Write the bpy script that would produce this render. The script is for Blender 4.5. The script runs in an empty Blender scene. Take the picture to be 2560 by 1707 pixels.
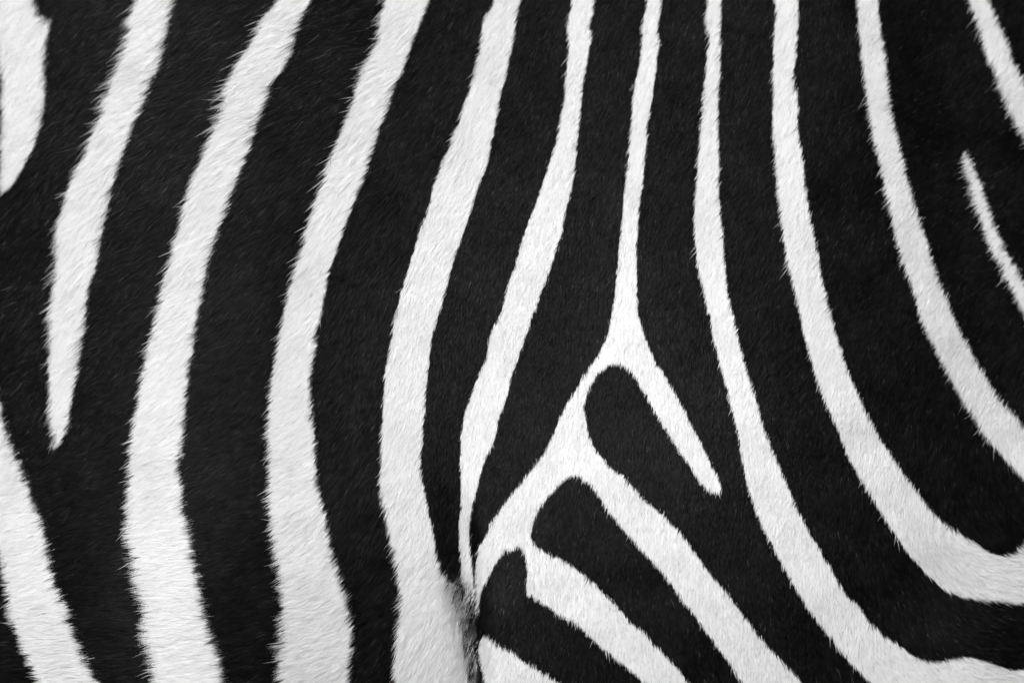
import bpy, math
import numpy as np

# ------------------------------------------------------------------ camera, sky, sun, exposure
S = 0.65 / 2560.0                      # metres on the hide per photograph pixel
CX, CY = 1280.0, 853.5
DIST, HZ = 3.0, 1.15                   # camera distance, height of the middle of the flank
scene = bpy.context.scene
cam_data = bpy.data.cameras.new('camera')
cam = bpy.data.objects.new('camera', cam_data)
scene.collection.objects.link(cam)
cam.location = (0, -DIST, HZ)
cam.rotation_euler = (math.radians(90), 0, 0)
cam_data.sensor_width = 36.0
cam_data.lens = 36.0 * DIST / (2560 * S)
cam_data.clip_start, cam_data.clip_end = 0.1, 200.0
cam_data.dof.use_dof = True
cam_data.dof.focus_distance = DIST - 0.015
cam_data.dof.aperture_fstop = 3.4
scene.camera = cam

SUN_EL, SUN_AZ = 41.0, 202.0           # degrees; azimuth measured clockwise from +Y
world = bpy.data.worlds.new('World')
scene.world = world
world.use_nodes = True
nt = world.node_tree
bg = nt.nodes['Background']
sky = nt.nodes.new('ShaderNodeTexSky')
sky.sky_type = 'NISHITA'
sky.sun_disc = False
sky.sun_elevation = math.radians(SUN_EL)
sky.sun_rotation = math.radians(SUN_AZ)
sky.dust_density = 4.0
bw = nt.nodes.new('ShaderNodeRGBToBW')  # the photograph is black and white
nt.links.new(sky.outputs['Color'], bw.inputs['Color'])
nt.links.new(bw.outputs['Val'], bg.inputs['Color'])
bg.inputs['Strength'].default_value = 0.14
sun_data = bpy.data.lights.new('sun', 'SUN')
sun_data.energy = 1.3
sun_data.angle = math.radians(40)
sun_data.color = (1, 1, 1)
sun = bpy.data.objects.new('sun', sun_data)
scene.collection.objects.link(sun)
from mathutils import Vector
el, az = math.radians(SUN_EL), math.radians(SUN_AZ)
sdir = Vector((math.sin(az) * math.cos(el), math.cos(az) * math.cos(el), math.sin(el)))
sun.rotation_euler = sdir.to_track_quat('Z', 'Y').to_euler()
sun.location = sdir * 5
scene.view_settings.view_transform = 'Standard'
scene.view_settings.look = 'None'
scene.view_settings.exposure = 0.46
scene.view_settings.gamma = 1.0
scene.cycles.max_bounces = 10
scene.cycles.diffuse_bounces = 6

rng = np.random.default_rng(7)

# ------------------------------------------------------------------ the white stripes, traced outlines (pixels)
def P(s):
    v = [float(t) for t in s.replace(',', ' ').split()]
    return np.array(v).reshape(-1, 2)

WHITE = []
def stripe(label, down, up_reversed):
    """down: one edge from top to bottom; up_reversed: other edge, also top to bottom"""
    WHITE.append((label, np.vstack([P(down), P(up_reversed)[::-1]])))

stripe('blunt white stripe ending in a rounded tip at the left',
 '-60 -450 0 -200 60 -60 83 0 91 30 100 45 117 51 123 72 115 111 111 170 113 221 106 272 98 332 81 374 55 421 30 464 8 487',
 '-220 -450 -150 -250 -60 -60 -8 130 3 200 4 240 5 300 3 350 2 420 3 484')
stripe('white stripe tapering to a point',
 '490 -450 455 -100 438 0 425 43 415 94 408 136 389 187 370 225 359 264 336 306 317 362 300 408 283 459 272 510 257 565 245 635 238 677 223 728 213 784 211 826 202 873 194 928 183 979 172 1030 168 1069 157 1094 145 1118',
 '380 -450 355 -100 340 0 332 26 317 43 319 77 313 106 304 140 293 174 276 200 266 234 255 264 247 298 234 323 221 353 208 391 191 417 179 447 166 481 157 528 142 554 136 597 138 639 136 690 128 741 121 784 121 826 121 873 121 924 121 979 123 1022 123 1060 132 1094 140 1118')
stripe('broad white stripe widening downward',
 '960 -450 840 -150 778 0 761 30 744 64 734 106 719 149 700 183 681 204 668 247 655 281 642 315 625 366 606 413 591 455 574 498 561 540 549 567 534 614 521 660 513 703 504 750 493 779 495 796 487 835 481 882 472 924 466 979 464 1030 460 1074 453 1125 444 1172 455 1210 457 1253 452 1280 466 1295 474 1338 483 1380 489 1423 498 1465 504 1508 515 1546 527 1589 540 1627 551 1665 557 1704 580 1800 640 2200',
 '860 -450 760 -150 698 0 672 26 647 55 634 94 617 128 600 145 583 179 566 213 557 238 553 272 540 315 523 349 510 383 493 417 476 459 464 493 455 535 445 575 430 618 421 660 408 703 398 750 389 792 379 835 366 882 357 924 347 967 340 1018 332 1055 323 1095 321 1151 319 1210 315 1261 313 1295 315 1346 328 1389 332 1431 336 1465 345 1491 357 1533 357 1576 366 1614 374 1648 374 1678 383 1704 400 1800 440 2200')
stripe('',
 '1170 -450 1110 -150 1072 0 1057 47 1038 89 1021 136 1004 183 983 225 970 272 955 306 940 353 923 404 906 455 887 505 859 575 846 618 827 669 817 711 808 758 800 801 789 843 789 873 780 920 774 958 776 1001 780 1050 787 1104 789 1155 791 1202 802 1244 810 1278 817 1316 825 1355 832 1393 846 1431 855 1470 868 1504 874 1542 878 1584 876 1635 872 1670 874 1704 870 1800 880 2200',
 '1060 -450 1000 -150 963 0 949 43 944 96 932 128 917 152 906 183 889 213 883 251 870 289 851 332 834 374 821 408 808 447 795 481 785 515 766 567 753 626 736 677 725 711 715 758 704 809 695 848 687 903 678 950 674 996 670 1043 668 1091 670 1151 670 1210 664 1253 676 1295 672 1338 685 1372 689 1414 698 1448 698 1491 702 1533 702 1576 695 1627 693 1665 698 1704 700 1800 720 2200')
stripe('long white stripe spreading out beside the fold of skin',
 '1320 -450 1305 -150 1300 0 1291 51 1285 102 1274 145 1264 196 1253 242 1244 289 1234 340 1219 408 1200 459 1182 515 1157 588 1140 635 1125 686 1115 728 1098 784 1083 831 1076 873 1072 916 1066 967 1062 1022 1059 1060 1057 1095 1051 1146 1055 1189 1064 1240 1072 1287 1083 1329 1087 1372 1098 1406 1110 1436 1128 1465 1140 1491 1153 1529 1162 1572 1168 1614 1172 1657 1174 1704 1180 1800 1200 2200',
 '1260 -450 1250 -150 1236 0 1217 34 1206 64 1204 102 1196 140 1187 179 1179 208 1170 238 1157 272 1145 311 1132 340 1121 374 1106 404 1096 438 1083 468 1072 515 1051 571 1034 626 1017 682 1000 741 989 784 981 835 972 882 964 928 960 979 957 1035 952 1090 951 1130 953 1168 949 1202 953 1244 964 1295 970 1338 979 1380 987 1414 994 1457 998 1499 996 1542 991 1584 987 1627 981 1670 985 1704 985 1800 1000 2200')
stripe('white stripe pinching to a thread at the fold of skin',
 '1490 -450 1487 0 1483 34 1474 68 1481 89 1472 128 1464 179 1457 225 1453 272 1447 323 1440 374 1438 417 1430 468 1417 519 1404 584 1387 635 1370 690 1353 737 1330 792 1317 835 1298 890 1281 937 1272 979 1257 1022 1249 1045 1234 1102 1213 1148 1198 1195 1187 1244 1176 1287 1174 1338 1176 1380 1181 1423 1184 1460 1183 1490 1178 1510',
 '1430 -450 1429 0 1421 34 1417 68 1423 102 1421 136 1417 179 1413 221 1408 264 1400 306 1393 349 1383 383 1370 417 1357 459 1344 493 1332 530 1313 580 1298 626 1281 682 1266 724 1255 775 1234 818 1221 852 1215 894 1196 937 1183 979 1166 1018 1158 1052 1153 1094 1150 1146 1151 1210 1152 1261 1149 1312 1148 1359 1151 1402 1155 1444 1162 1480 1172 1508')
WHITE.append(('forked white stripe with three branches on the thigh', P(
 '1615 -450 1617 0 1610 34 1606 77 1604 119 1598 162 1589 200 1583 238 1581 276 1578 315 1574 349 1572 383 1568 425 1564 459 1559 500 1554 560 1549 610 1546 639 1542 690 1536 741 1529 784 1523 818 1515 848 1498 882 1476 916 1455 945 1438 979 1419 1005 1402 1040 1383 1087 1357 1138 1336 1163 1315 1189 1289 1223 1264 1253 1244 1282 1225 1312 1213 1342 1196 1370 1191 1397 1188 1431 1188 1470 1190 1508 1193 1535 '
 '1197 1533 1198 1499 1204 1474 1221 1448 1230 1423 1247 1397 1264 1380 1281 1376 1296 1370 1308 1380 1315 1402 1318 1431 1315 1465 1317 1487 1332 1495 1357 1512 1387 1529 1408 1542 1438 1559 1464 1580 1489 1606 1519 1631 1544 1653 1570 1674 1595 1691 1608 1706 1700 1790 2050 2200 '
 '2250 2200 1800 1790 1719 1704 1698 1678 1676 1653 1655 1631 1629 1606 1604 1576 1578 1559 1553 1529 1532 1504 1506 1482 1481 1453 1455 1436 1430 1414 1408 1402 1383 1389 1357 1376 1336 1363 1327 1342 1330 1321 1338 1291 1353 1265 1370 1244 1387 1223 1404 1206 1425 1193 1447 1193 1464 1206 1481 1219 1498 1244 1519 1278 1540 1304 1566 1333 1590 1362 1628 1402 1658 1436 1683 1470 1709 1504 1730 1533 1756 1567 1781 1597 1802 1631 1832 1670 1853 1704 1920 1800 2200 2200 '
 '2420 2200 2080 1790 2002 1704 1977 1674 1951 1648 1926 1623 1900 1593 1875 1559 1849 1525 1824 1491 1802 1465 1777 1436 1756 1406 1734 1376 1717 1351 1692 1325 1666 1295 1641 1274 1615 1253 1590 1225 1570 1206 1549 1185 1523 1168 1502 1142 1485 1121 1472 1087 1464 1043 1458 1022 1464 996 1476 967 1493 937 1510 924 1527 913 1553 913 1570 924 1591 950 1608 979 1625 1009 1646 1047 1672 1086 1690 1120 1716 1155 1739 1189 1756 1214 1777 1231 1794 1238 1805 1227 1802 1206 1790 1185 1773 1151 1754 1112 1732 1071 1709 1022 1688 984 1662 941 1641 907 1624 873 1609 835 1598 792 1592 750 1592 699 1592 648 1593 607 1595 570 1600 510 1608 459 1612 408 1617 362 1619 319 1625 276 1632 238 1638 191 1642 149 1648 106 1644 72 1651 38 1653 0 1655 -450')))
stripe('short white wedge at the bottom right of the fold',
 '1208 1589 1225 1597 1247 1614 1281 1631 1310 1653 1340 1670 1366 1687 1395 1706 1550 1800 1900 2200',
 '1204 1592 1198 1606 1196 1635 1202 1670 1210 1704 1230 1800 1260 2200')
stripe('',
 '1806 -450 1805 0 1803 51 1802 102 1802 153 1799 204 1797 255 1795 306 1797 362 1798 408 1797 459 1800 510 1805 568 1810 630 1815 690 1819 737 1832 784 1841 826 1853 873 1866 920 1879 962 1890 996 1902 1040 1915 1087 1934 1129 1951 1172 1968 1210 1981 1244 1998 1282 2015 1312 2030 1342 2045 1363 2062 1397 2083 1431 2100 1461 2121 1491 2147 1512 2164 1542 2190 1572 2215 1593 2245 1610 2275 1631 2300 1648 2326 1653 2355 1653 2385 1646 2411 1642 2445 1648 2479 1657 2509 1670 2538 1676 2560 1674 2700 1690 3150 1740',
 '1772 -450 1768 0 1764 34 1766 68 1773 102 1768 140 1766 179 1760 213 1758 255 1754 298 1751 332 1747 374 1743 408 1741 451 1737 489 1735 530 1734 571 1739 620 1743 669 1754 711 1764 758 1775 801 1781 843 1792 882 1802 924 1815 967 1824 1009 1835 1050 1849 1112 1858 1168 1871 1223 1888 1274 1905 1316 1926 1359 1947 1397 1968 1436 1990 1474 2011 1508 2032 1538 2053 1567 2079 1597 2100 1627 2126 1657 2147 1678 2173 1704 2260 1790 2450 1900 3150 1980')
stripe('broad white stripe sweeping out to the right and joining its neighbour',
 '1995 -450 1995 0 1996 43 1994 85 1992 128 1987 170 1985 204 1992 242 1998 272 1992 298 1996 323 2000 362 2009 404 2013 451 2020 510 2032 575 2045 635 2055 690 2068 745 2079 796 2096 852 2113 903 2130 950 2147 988 2164 1026 2181 1060 2197 1092 2219 1125 2240 1155 2266 1193 2291 1227 2317 1261 2343 1291 2364 1312 2394 1329 2419 1346 2445 1361 2466 1376 2491 1387 2513 1389 2534 1380 2551 1363 2560 1355 2610 1310 2646 1278 2760 1340 3150 1440',
 '1936 -450 1937 0 1941 34 1938 68 1934 106 1935 149 1932 187 1933 225 1933 264 1931 306 1933 340 1937 383 1939 425 1943 468 1948 515 1953 560 1961 622 1973 677 1985 724 1998 775 2007 826 2019 873 2032 920 2049 971 2066 1013 2083 1050 2100 1087 2117 1134 2143 1185 2168 1227 2194 1270 2224 1316 2253 1359 2279 1393 2309 1427 2338 1457 2368 1478 2402 1491 2436 1497 2475 1502 2509 1504 2543 1512 2560 1508 2700 1510 3150 1560')
stripe('',
 '2190 -450 2196 0 2198 43 2207 94 2215 140 2219 187 2224 230 2228 272 2238 315 2247 353 2258 396 2268 442 2279 485 2293 525 2313 584 2330 643 2347 699 2368 745 2385 792 2406 835 2428 877 2449 916 2475 958 2500 996 2530 1030 2560 1064 2700 1200 3150 1390',
 '2130 -450 2143 0 2145 34 2147 72 2153 111 2153 140 2160 179 2164 213 2168 255 2173 293 2181 332 2190 370 2198 408 2207 438 2211 472 2220 510 2230 550 2245 618 2258 665 2275 707 2287 745 2300 792 2313 826 2334 865 2351 903 2372 941 2394 979 2415 1018 2440 1052 2457 1086 2483 1115 2509 1145 2534 1171 2560 1198 2646 1279 2750 1350 3150 1445')
stripe('narrow white stripe crossing the upper right corner',
 '2310 -450 2450 -60 2474 0 2487 30 2500 60 2517 102 2530 140 2543 170 2560 204 2640 340 3000 880 3150 1080',
 '2250 -450 2400 -60 2423 0 2436 38 2449 77 2457 111 2466 136 2474 157 2491 191 2500 225 2513 255 2526 281 2538 306 2551 332 2560 345 2640 480 2950 950 3150 1180')
stripe('thin white stripe starting from a point at the right',
 '2411 376 2423 388 2436 417 2453 459 2462 489 2472 520 2489 565 2505 605 2517 630 2538 665 2560 703 2610 780 2950 1210 3150 1330',
 '2409 376 2406 388 2411 421 2423 451 2428 476 2439 515 2455 563 2468 603 2483 636 2502 665 2513 699 2534 733 2547 758 2560 784 2600 850 2920 1280 3150 1380')
stripe('white stripe slanting across the lower left corner',
 '-420 200 -300 400 -120 700 -30 930 0 1010 4 1040 17 1078 34 1134 55 1180 72 1223 85 1270 106 1312 113 1355 123 1402 132 1444 149 1487 166 1516 170 1550 187 1584 200 1623 221 1661 242 1704 290 1800 420 2200',
 '-520 500 -400 700 -250 900 -80 1200 -10 1380 0 1410 9 1448 13 1487 17 1521 26 1550 38 1576 47 1606 60 1635 68 1657 81 1678 89 1704 130 1800 240 2200')
stripe('', '-300 -450 -230 -100 -180 200 -150 450 -160 560', '-420 -450 -340 -100 -260 200 -190 450 -170 560')
stripe('', '-520 900 -330 1150 -180 1450 -60 1800 60 2200', '-620 1100 -470 1300 -320 1550 -220 1800 -120 2200')

# ------------------------------------------------------------------ rasterise the stripe map (2 px cells)
X0, X1, Y0, Y1 = -460, 3020, -420, 2127
STEP = 2
GW, GH = (X1 - X0) // STEP, (Y1 - Y0) // STEP
def catmull(p, n=4):
    a, b, c, d = np.roll(p, 1, 0), p, np.roll(p, -1, 0), np.roll(p, -2, 0)
    seg = np.linalg.norm(c - b, axis=1)
    out = []
    for t in np.arange(n) / n:
        q = 0.5 * ((2 * b) + (-a + c) * t + (2 * a - 5 * b + 4 * c - d) * t * t + (-a + 3 * b - 3 * c + d) * t ** 3)
        lin = b + (c - b) * t
        big = (seg > 90)[:, None]           # long margin edges stay straight
        out.append(np.where(big, lin, 0.6 * q + 0.4 * lin))
    return np.stack(out, 1).reshape(-1, 2)
label = np.zeros((GH, GW), np.int16)
xs = X0 + (np.arange(GW) + 0.5) * STEP
for k, (_, poly) in enumerate(WHITE):
    q = catmull(poly)
    ax, ay = q[:, 0], q[:, 1]
    bx, by = np.roll(ax, -1), np.roll(ay, -1)
    j0, j1 = int((ay.min() - Y0) / STEP), int((ay.max() - Y0) / STEP) + 1
    for j in range(max(0, j0), min(GH, j1)):
        y = Y0 + (j + 0.5) * STEP
        m = (ay > y) != (by > y)
        if not m.any(): continue
        cr = np.sort(ax[m] + (y - ay[m]) / (by[m] - ay[m]) * (bx[m] - ax[m]))
        for c0, c1 in zip(cr[0::2], cr[1::2]):
            label[j, (xs > c0) & (xs < c1) & (label[j] == 0)] = k + 1
# black bands: connected areas of the rest, found on a coarse grid
F = 4
low = label[::F, ::F]
comp = np.zeros(low.shape, np.int16)
nc = 100
for sy, sx in np.argwhere(low == 0):
    if comp[sy, sx]: continue
    nc += 1
    st = [(sy, sx)]; comp[sy, sx] = nc
    while st:
        a, b = st.pop()
        for a2, b2 in ((a + 1, b), (a - 1, b), (a, b + 1), (a, b - 1)):
            if 0 <= a2 < low.shape[0] and 0 <= b2 < low.shape[1] and low[a2, b2] == 0 and comp[a2, b2] == 0:
                comp[a2, b2] = nc; st.append((a2, b2))
# tiny scraps join the largest band
cnt = np.bincount(comp.ravel(), minlength=nc + 1)
for k in range(101, nc + 1):
    if cnt[k] < 60:
        ys_, xs_ = np.nonzero(comp == k)
        cy, cx = int(ys_.mean()), int(xs_.mean())
        w = comp[max(0, cy - 12):cy + 12, max(0, cx - 12):cx + 12]
        w = w[(w > 100) & (w != k)]
        if len(w): comp[comp == k] = np.bincount(w).argmax()
# spread component ids under the white so every cell has a nearest black id
blk = comp.copy()
for _ in range(60):
    z = blk == 0
    if not z.any(): break
    for ax_, sh in ((0, 1), (0, -1), (1, 1), (1, -1)):
        r = np.roll(blk, sh, ax_)
        blk = np.where((blk == 0) & (r > 0), r, blk)
def look(x, y):
    i = np.clip(((x - X0) / STEP).astype(int), 0, GW - 1)
    j = np.clip(((y - Y0) / STEP).astype(int), 0, GH - 1)
    w = label[j, i]
    return np.where(w > 0, w, blk[np.clip(j // F, 0, blk.shape[0] - 1), np.clip(i // F, 0, blk.shape[1] - 1)])

# ------------------------------------------------------------------ smooth noise and hide shape (pixel units)
def vnoise(x, y, scale, seed):
    r = np.random.default_rng(seed)
    n = 512
    g = r.uniform(-1, 1, (n, n))
    u, v = (x + 5000) / scale, (y + 5000) / scale
    iu, iv = np.floor(u).astype(int), np.floor(v).astype(int)
    fu, fv = u - iu, v - iv
    fu, fv = fu * fu * (3 - 2 * fu), fv * fv * (3 - 2 * fv)
    a = g[iv % n, iu % n]; b = g[iv % n, (iu + 1) % n]
    c = g[(iv + 1) % n, iu % n]; d = g[(iv + 1) % n, (iu + 1) % n]
    return (a * (1 - fu) + b * fu) * (1 - fv) + (c * (1 - fu) + d * fu) * fv
def sstep(a, b, x):
    t = np.clip((x - a) / (b - a), 0, 1)
    return t * t * (3 - 2 * t)
def fold_x(y):
    return np.interp(y, [900, 1050, 1250, 1400, 1550, 1707, 2200], [1165, 1150, 1152, 1176, 1190, 1200, 1240])
def hide(x, y):
    """height of the hide towards the camera, in pixels"""
    h = -((y - 1500) ** 2) / 11500.0 - np.clip(750 - x, 0, None) ** 2 / 2700.0                                    # the barrel of the trunk
    h = h - 0.00028 * np.clip(x - 1900, 0, None) ** 2              # falls away to the right
    h = h + 210 * np.exp(-((x - 430) / 520) ** 2 - ((y - 1850) / 560) ** 2)   # lower belly swells out
    h = h + 50 * np.exp(-((x - 550) / 620) ** 2 - ((y - 1250) / 800) ** 2)   # belly
    h = h + 120 * np.exp(-((x - 1750) / 520) ** 2 - ((y - 1350) / 700) ** 2)  # thigh
    d = x - fold_x(y)
    g = sstep(950, 1650, y)
    h = h - g * 46 * np.exp(-(np.where(d < 0, d / 60, d / 26)) ** 2)     # the fold of skin
    h = h + g * 26 * sstep(-6, 60, d) * np.exp(-(d / 260) ** 2)          # thigh stands proud of it
    e = x - np.interp(y, [-400, 400, 1000, 1500], [2330, 2400, 2480, 2700])
    h = h - 22 * np.exp(-(e / 110) ** 2)                                 # shallow hollow at the right
    h = h + 5 * vnoise(x, y, 260, 3) + 1.6 * vnoise(x, y, 90, 4)
    out = np.maximum.reduce([-140 - x, x - 2700, -150 - y, y - 1857, np.zeros_like(x)])
    return h - out ** 2 / 260.0                                          # rolls away past the picture
def frame3(x, y):
    e = 3.0
    h = hide(x, y)
    hx = (hide(x + e, y) - hide(x - e, y)) / (2 * e)
    hy = (hide(x, y + e) - hide(x, y - e)) / (2 * e)
    return h, hx, hy
def world_pos(x, y, h):                 # pixel frame -> metres
    return np.stack([(x - CX) * S, -h * S, HZ - (y - CY) * S], -1)
def seen(x, y, h):                      # where the stripe outlines, measured on the flank from afar, fall on the curved hide
    k = DIST / (DIST - h * S)
    return CX + (x - CX) * k, CY + (y - CY) * k

# ------------------------------------------------------------------ lie of the hair: x y dx dy length
FLOW = np.array([
 (50,150,-1,.95,36),(350,60,-1,.55,44),(250,350,-1,.85,42),(300,250,-1,.6,44),(650,150,-1,.5,42),(560,240,-1,.3,44),(850,120,-1,.3,40),
 (700,450,-1,.75,40),(1000,200,-1,.7,34),(920,400,-1,.8,34),(60,550,-1,1.1,38),(200,650,-1,.95,38),(450,600,-1,.9,38),(600,800,-1,1,34),(150,950,-.8,1,34),
 (420,1000,-1,.9,34),(720,900,-1,.95,32),(420,1230,-1,.5,36),(200,1300,-1,.6,34),(60,1450,-1,.5,40),(420,1420,-1,.15,44),(460,1620,-1,.05,46),
 (150,1620,-1,.05,46),(720,1150,-1,.6,34),(720,1360,-1,.55,38),(740,1600,-1,.25,44),(720,1480,-1,.3,42),(960,1100,-.45,1,30),(950,1230,-.5,1,36),(970,1380,-.8,1,38),(1000,1560,-.9,.8,40),
 (1100,1600,-.45,1,32),(1080,1400,-.6,1,32),(1160,1560,-.35,1,34),(1130,350,-.65,1,24),(1080,600,-.5,1,24),(1000,850,-.35,1,24),(1020,1000,-.3,1,26),(1120,900,-.12,1,22),(1200,800,-.2,1,20),
 (1120,1250,-.05,1,22),(1200,1150,-.15,1,18),(1260,100,-.8,1,32),(1230,300,-.6,1,26),(1440,100,-.5,1,26),(1400,350,-.45,1,20),(1300,600,-.3,1,18),(1400,800,-.15,1,16),(1350,1000,-.05,1,15),
 (1630,100,-.5,1,24),(1590,400,-.4,1,20),(1570,700,-.2,1,17),(1540,880,0,1,14),(1450,1150,-.03,1,14),(1300,1400,-.03,1,14),(1300,1600,0,1,15),(1450,1500,.05,1,16),(1700,1000,-.12,1,16),
 (1780,100,-.65,1,26),(1770,350,-.6,1,24),(1760,600,-.45,1,20),(1850,900,-.35,1,18),(1800,1200,-.15,1,16),(1650,1400,.02,1,16),(1700,1600,.12,1,18),(1950,1450,.02,1,17),(1950,1200,-.25,1,17),
 (1960,150,-.6,1,26),(1960,350,-.5,1,24),(2000,600,-.5,1,24),(2080,850,-.5,1,20),(2200,1150,-.3,1,19),(2150,1350,-.05,1,19),(2080,1600,.1,1,18),(2250,1500,.25,1,20),
 (2170,100,-.35,1,30),(2190,350,-.6,1,28),(2280,580,-.75,1,27),(2350,800,-.7,1,27),(2450,1000,-.5,1,27),(2350,1250,-.15,1,22),(2400,1450,.7,.7,24),(2500,1500,1,.5,26),(2480,1430,1,.4,26),(2550,1560,1,.3,26),
 (2350,1680,.6,.8,22),(2500,1690,1,.4,26),(2530,1200,.1,1,26),(2460,80,-.8,1,30),(2480,230,-1,.7,32),(2430,450,-1,.4,28),(2480,620,-.9,.7,27),(2560,750,-.8,1,27),(2300,250,-1,.3,26),(2300,400,-.8,.6,26),
 (2700,300,-1,.7,30),(2750,900,-.7,1,30),(2750,1500,1,.3,30),(-150,400,-1,1,38),(-150,1000,-1,1,38),(-150,1600,-1,.1,44),(600,-150,-1,.5,44),(1300,-150,-.6,1,32),(2100,-150,-.4,1,30),
 (500,1850,-1,.1,44),(1200,1850,-.2,1,25),(2000,1850,.2,1,20)], float)
fs = 40
fx, fy = np.meshgrid(np.arange(X0, X1 + fs, fs), np.arange(Y0, Y1 + fs, fs))
d2 = (fx[..., None] - FLOW[:, 0]) ** 2 + (fy[..., None] - FLOW[:, 1]) ** 2
w = 1 / (d2 + 45 ** 2) ** 1.6
un = FLOW[:, 2:4] / np.linalg.norm(FLOW[:, 2:4], axis=1)[:, None]
ws = w.sum(-1)
GU, GV, GL = (w * un[:, 0]).sum(-1) / ws, (w * un[:, 1]).sum(-1) / ws, (w * FLOW[:, 4]).sum(-1) / ws
def bil(g, x, y):
    u = np.clip((x - X0) / fs, 0, g.shape[1] - 1.001); v = np.clip((y - Y0) / fs, 0, g.shape[0] - 1.001)
    i, j = u.astype(int), v.astype(int); a, b = u - i, v - j
    return (g[j, i] * (1 - a) + g[j, i + 1] * a) * (1 - b) + (g[j + 1, i] * (1 - a) + g[j + 1, i + 1] * a) * b

# ------------------------------------------------------------------ materials
def fur_material(name, rough, spec, sheen):
    m = bpy.data.materials.new(name)
    m.use_nodes = True
    n = m.node_tree
    b = n.nodes['Principled BSDF']
    at = n.nodes.new('ShaderNodeAttribute'); at.attribute_name = 'tone'
    n.links.new(at.outputs['Fac'], b.inputs['Base Color'])
    b.inputs['Roughness'].default_value = rough
    b.inputs['Specular IOR Level'].default_value = spec
    if sheen:                             # pale hair lets light through
        tr = n.nodes.new('ShaderNodeBsdfTranslucent')
        n.links.new(at.outputs['Fac'], tr.inputs['Color'])
        mx = n.nodes.new('ShaderNodeMixShader'); mx.inputs[0].default_value = sheen
        n.links.new(b.outputs[0], mx.inputs[1]); n.links.new(tr.outputs[0], mx.inputs[2])
        n.links.new(mx.outputs[0], n.nodes['Material Output'].inputs['Surface'])
    return m
M_WHITE = fur_material('white_hair', 0.8, 0.06, 0.5)
M_BLACK = fur_material('black_hair', 0.42, 0.055, 0)
M_SKIN = fur_material('skin', 0.8, 0.1, 0)

# ------------------------------------------------------------------ the zebra
zebra = bpy.data.objects.new('zebra', None)
scene.collection.objects.link(zebra)
zebra.location = (0, 0.1, 0)
zebra['label'] = 'close-up flank of a zebra, short fur in black and white stripes'
zebra['category'] = 'zebra'

def link_mesh(name, me, mat, parent):
    me.materials.append(mat)
    o = bpy.data.objects.new(name, me)
    scene.collection.objects.link(o)
    o.parent = parent
    o.location = (-parent.location.x, -parent.location.y, -parent.location.z) if parent.type == 'EMPTY' else (0, 0, 0)
    return o

def tone_attr(me, t):
    a = me.attributes.new('tone', 'FLOAT', 'POINT')
    a.data.foreach_set('value', t.astype(np.float32))

# body: the hide in front, closed behind into one solid section of the trunk
bs = 9
bx, by = np.meshgrid(np.arange(X0 + 6, X1 - 5, bs, dtype=float), np.arange(Y0 + 6, Y1 - 5, bs, dtype=float))
bh = hide(bx, by)
front = world_pos(bx, by, bh)
R_, C_ = bx.shape
lx, ly = seen(bx, by, bh)
tone_f = np.where(look(lx, ly) < 100, 0.78, 0.006).ravel()
ring = [(0, c) for c in range(C_)] + [(r, C_ - 1) for r in range(1, R_)] + [(R_ - 1, c) for c in range(C_ - 2, -1, -1)] + [(r, 0) for r in range(R_ - 2, 0, -1)]
ridx = np.array([r * C_ + c for r, c in ring])
verts = [front.reshape(-1, 3)]
tones = [tone_f]
edge = verts[0][ridx]
centre = np.array([0, 0.30, HZ - 0.0])
faces_extra = []
prev = ridx
base = R_ * C_
nr = len(ridx)
for t in (0.35, 0.7):
    e = edge.copy()
    e[:, 0] = edge[:, 0] * (1 - 0.3 * t * t)
    e[:, 2] = HZ + (edge[:, 2] - HZ) * (1 - 0.3 * t * t)
    e[:, 1] = edge[:, 1] + t * (0.42 - edge[:, 1])
    cur = base + np.arange(nr)
    verts.append(e); tones.append(tone_f[ridx])
    for a in range(nr):
        b = (a + 1) % nr
        faces_extra.append((prev[a], prev[b], cur[b], cur[a]))
    prev = cur; base += nr
verts.append(np.array([[0, 0.46, HZ]])); tones.append(np.array([0.1]))
for a in range(nr):
    faces_extra.append((prev[a], prev[(a + 1) % nr], base))
V = np.vstack(verts); T = np.concatenate(tones)
rr, cc = np.meshgrid(np.arange(R_ - 1), np.arange(C_ - 1), indexing='ij')
q = (rr * C_ + cc).ravel()
faces = np.stack([q, q + C_, q + C_ + 1, q + 1], 1).tolist() + [tuple(int(i) for i in f) for f in faces_extra]
me = bpy.data.meshes.new('body')
me.from_pydata(V.tolist(), [], faces)
me.shade_smooth()
tone_attr(me, T)
link_mesh('body', me, M_SKIN, zebra)

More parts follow.
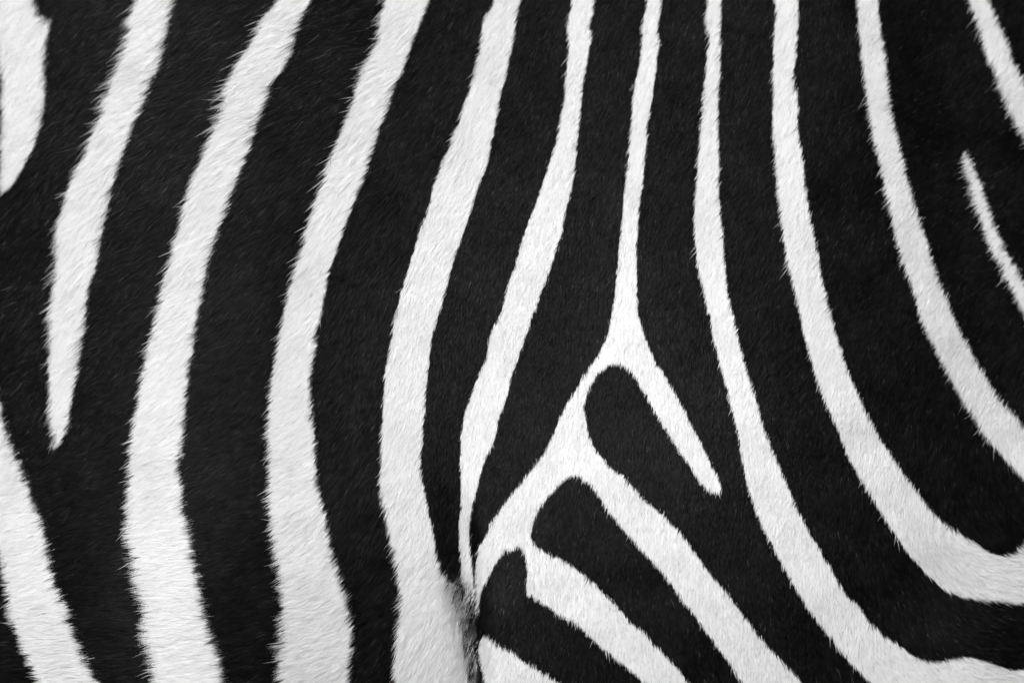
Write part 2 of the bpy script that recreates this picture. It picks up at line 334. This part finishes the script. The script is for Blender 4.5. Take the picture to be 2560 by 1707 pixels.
# ------------------------------------------------------------------ fur
def unit(v):
    return v / np.linalg.norm(v, axis=-1, keepdims=True)
def make_hairs(x, y, wide, lenmul, liftmul, stray):
    n = len(x)
    L = bil(GL, x, y)
    L = L * (1 - 0.10 * sstep(1300, 700, x) * sstep(500, 1000, y))
    Ls = L.copy()
    # tufts: hairs of one cell lean together and end together
    cell = np.where(L > 30, 13.0, 8.0)
    ci = np.floor((x + 6 * vnoise(x, y, 40, 21)) / cell).astype(int)
    cj = np.floor((y + 6 * vnoise(x, y, 40, 22)) / cell).astype(int)
    hsh = ((ci * 73856093) ^ (cj * 19349663)) % 4096
    tr = np.random.default_rng(5).normal(0, 1, (4096, 5))[hsh]
    tx_ = (ci + 0.5 + 0.2 * tr[:, 0]) * cell
    ty_ = (cj + 0.5 + 0.2 * tr[:, 1]) * cell
    h, hx, hy = frame3(x, y)
    nrm = unit(np.stack([-hx, -np.ones(n), hy], -1))     # world axes: X right, Y away, Z up
    ang = (11 if stray else 0) * rng.normal(0, 1, n) + 7 * vnoise(x, y, 60, 11) + 5 * vnoise(x, y, 24, 12) + 3.5 * tr[:, 2] + rng.normal(0, 4.5, n)
    u, v = bil(GU, x, y), bil(GV, x, y)
    v = v + 0.22 * sstep(1000, 100, y)
    a = np.arctan2(v, u) + np.radians(ang)
    dx, dy = np.cos(a), np.sin(a)
    tan = unit(np.stack([dx, -(hx * dx + hy * dy), -dy], -1))
    L = L * (0.8 + 0.3 * rng.random(n)) * np.clip(1 + 0.13 * tr[:, 3], 0.7, 1.4) * lenmul
    a0 = np.radians(np.clip(rng.normal(12, 2, n) + 0.5 * tr[:, 4], 5, 45)) * liftmul
    a1 = a0 * 0.32 + np.radians(rng.normal(0, 1.5, n))
    side = unit(np.cross(nrm, tan))
    bend = rng.normal(0, .07, n)[:, None] + 0.10 * vnoise(x, y, 33, 16)[:, None]
    d0 = np.cos(a0)[:, None] * tan + np.sin(a0)[:, None] * nrm
    d1 = unit(np.cos(a1)[:, None] * tan + np.sin(a1)[:, None] * nrm + bend * side)
    P0 = np.stack([x, -h, -y], -1)
    Lc = L[:, None]
    off = (tx_ - x)[:, None] * side[:, :1] - (ty_ - y)[:, None] * side[:, 2:]    # sideways distance to the middle of the tuft
    off = np.clip(off, -8, 8) * (0.2 if stray else 0.4)
    P1 = P0 + 0.5 * Lc * d0 + 0.35 * off * side
    P2 = P1 + 0.55 * Lc * d1 + 0.65 * off * side
    roll = np.radians(rng.uniform(-15, 15, n))[:, None]
    s0 = side * np.cos(roll) + nrm * np.sin(roll)
    wd = (wide * np.where(L > 30, 0.75, 1.0) * rng.uniform(0.7, 1.25, n))[:, None] * 0.5
    pts = np.stack([P0 - s0 * wd, P0 + s0 * wd, P1 - s0 * wd * 0.85, P1 + s0 * wd * 0.85, P2], 1)
    # colour follows the pattern where the hair shows, past its covered root
    f = (0.3 if stray else np.where(x < 1100, 0.62, 0.57)) + rng.normal(0, 0.07, n) + 0.03 * tr[:, 3]
    mp = P0 + (f * Ls)[:, None] * (0.95 * tan + 0.2 * nrm)
    lx, ly = seen(mp[:, 0], -mp[:, 2], -mp[:, 1])
    # in the fold the two coats mingle
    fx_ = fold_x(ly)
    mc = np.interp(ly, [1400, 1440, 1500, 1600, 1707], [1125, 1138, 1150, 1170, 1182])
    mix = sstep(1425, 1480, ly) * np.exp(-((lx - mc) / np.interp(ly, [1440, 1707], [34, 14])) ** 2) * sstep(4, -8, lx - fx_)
    lx2 = lx + rng.normal(0, 1, n) * (1 + 11 * mix) + mix * (8 * tr[:, 0] + 8 * vnoise(x + 0.5 * y, y * 0.35, 11, 17))
    ly2 = ly + rng.normal(0, 1, n) * (1 + 11 * mix) + mix * 9 * tr[:, 1]
    lab = look(lx2, ly2)
    white = lab < 100
    tone = np.where(white, 0.94 * rng.uniform(0.92, 1.0, n) * np.where(rng.random(n) < 0.05, 0.72, 1), 0.0036 * rng.uniform(0.5, 1.6, n))
    tone = np.where(~white & (rng.random(n) < 0.02 + 0.06 * sstep(1800, 500, x + y)), 0.022 + 0.012 * sstep(1500, 500, x + y), tone)  # pale hairs; more and lighter at upper left, a sheen painted into the tone
    # worn, faded and stained places of the coat
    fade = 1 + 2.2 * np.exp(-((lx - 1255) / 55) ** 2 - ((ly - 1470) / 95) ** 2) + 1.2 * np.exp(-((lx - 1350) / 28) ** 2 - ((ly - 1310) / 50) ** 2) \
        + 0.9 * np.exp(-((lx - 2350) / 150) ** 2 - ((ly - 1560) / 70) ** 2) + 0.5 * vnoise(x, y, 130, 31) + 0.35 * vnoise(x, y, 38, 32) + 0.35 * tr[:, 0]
    stain = 1 - 0.10 * np.exp(-((lx - 2330) / 90) ** 2 - ((ly - 1395) / 60) ** 2) - 0.05 * np.clip(vnoise(x, y, 75, 33), 0, 1) - 0.02 * np.clip(vnoise(x, y, 20, 34), 0, 1)
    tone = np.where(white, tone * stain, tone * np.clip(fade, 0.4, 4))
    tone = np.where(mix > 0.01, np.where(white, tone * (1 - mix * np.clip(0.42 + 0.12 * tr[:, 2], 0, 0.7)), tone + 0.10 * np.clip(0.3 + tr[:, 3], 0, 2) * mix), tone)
    W = pts.copy()
    W[..., 0] = (pts[..., 0] - CX) * S
    W[..., 1] = pts[..., 1] * S
    W[..., 2] = HZ + (pts[..., 2] + CY) * S
    return W, tone, lab

batches = []
N_IN = 780000
x = rng.uniform(-60, 2620, N_IN); y = rng.uniform(-60, 1767, N_IN)
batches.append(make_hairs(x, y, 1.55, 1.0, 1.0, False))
x = rng.uniform(-60, 2620, 13000); y = rng.uniform(-60, 1767, 13000)
batches.append(make_hairs(x, y, 1.7, np.where(x > 1300, 1.65, 1.25), 1.4, True))
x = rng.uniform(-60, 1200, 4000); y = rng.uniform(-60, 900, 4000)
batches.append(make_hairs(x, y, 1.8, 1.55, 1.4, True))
x = rng.uniform(X0 + 20, X1 - 20, 200000); y = rng.uniform(Y0 + 20, Y1 - 20, 200000)
m = (x < -60) | (x > 2620) | (y < -60) | (y > 1767)
batches.append(make_hairs(x[m], y[m], 4.2, 1.1, 1.0, False))
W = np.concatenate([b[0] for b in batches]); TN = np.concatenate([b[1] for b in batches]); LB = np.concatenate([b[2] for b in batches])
print('hairs', len(W))

def fur_part(name, idx, mat, label_text):
    k = len(idx)
    me = bpy.data.meshes.new(name)
    me.vertices.add(5 * k)
    me.vertices.foreach_set('co', W[idx].astype(np.float32).ravel())
    b = (np.arange(k) * 5)[:, None]
    loops = np.concatenate([b + 0, b + 1, b + 3, b + 2, b + 2, b + 3, b + 4], 1).ravel()
    me.loops.add(7 * k)
    me.loops.foreach_set('vertex_index', loops.astype(np.int32))
    me.polygons.add(2 * k)
    ls = np.stack([np.arange(k) * 7, np.arange(k) * 7 + 4], 1).ravel()
    me.polygons.foreach_set('loop_start', ls.astype(np.int32))
    me.update(calc_edges=True)
    me.shade_smooth()
    tone_attr(me, np.repeat(TN[idx], 5))
    o = link_mesh(name, me, mat, zebra)
    if label_text: o['label'] = label_text
    return o

order = np.argsort(LB, kind='stable')
ids, starts = np.unique(LB[order], return_index=True)
ends = np.append(starts[1:], len(order))
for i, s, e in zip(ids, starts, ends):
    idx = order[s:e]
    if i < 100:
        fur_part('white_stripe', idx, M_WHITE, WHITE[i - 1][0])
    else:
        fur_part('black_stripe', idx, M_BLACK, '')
print('parts', len(ids))
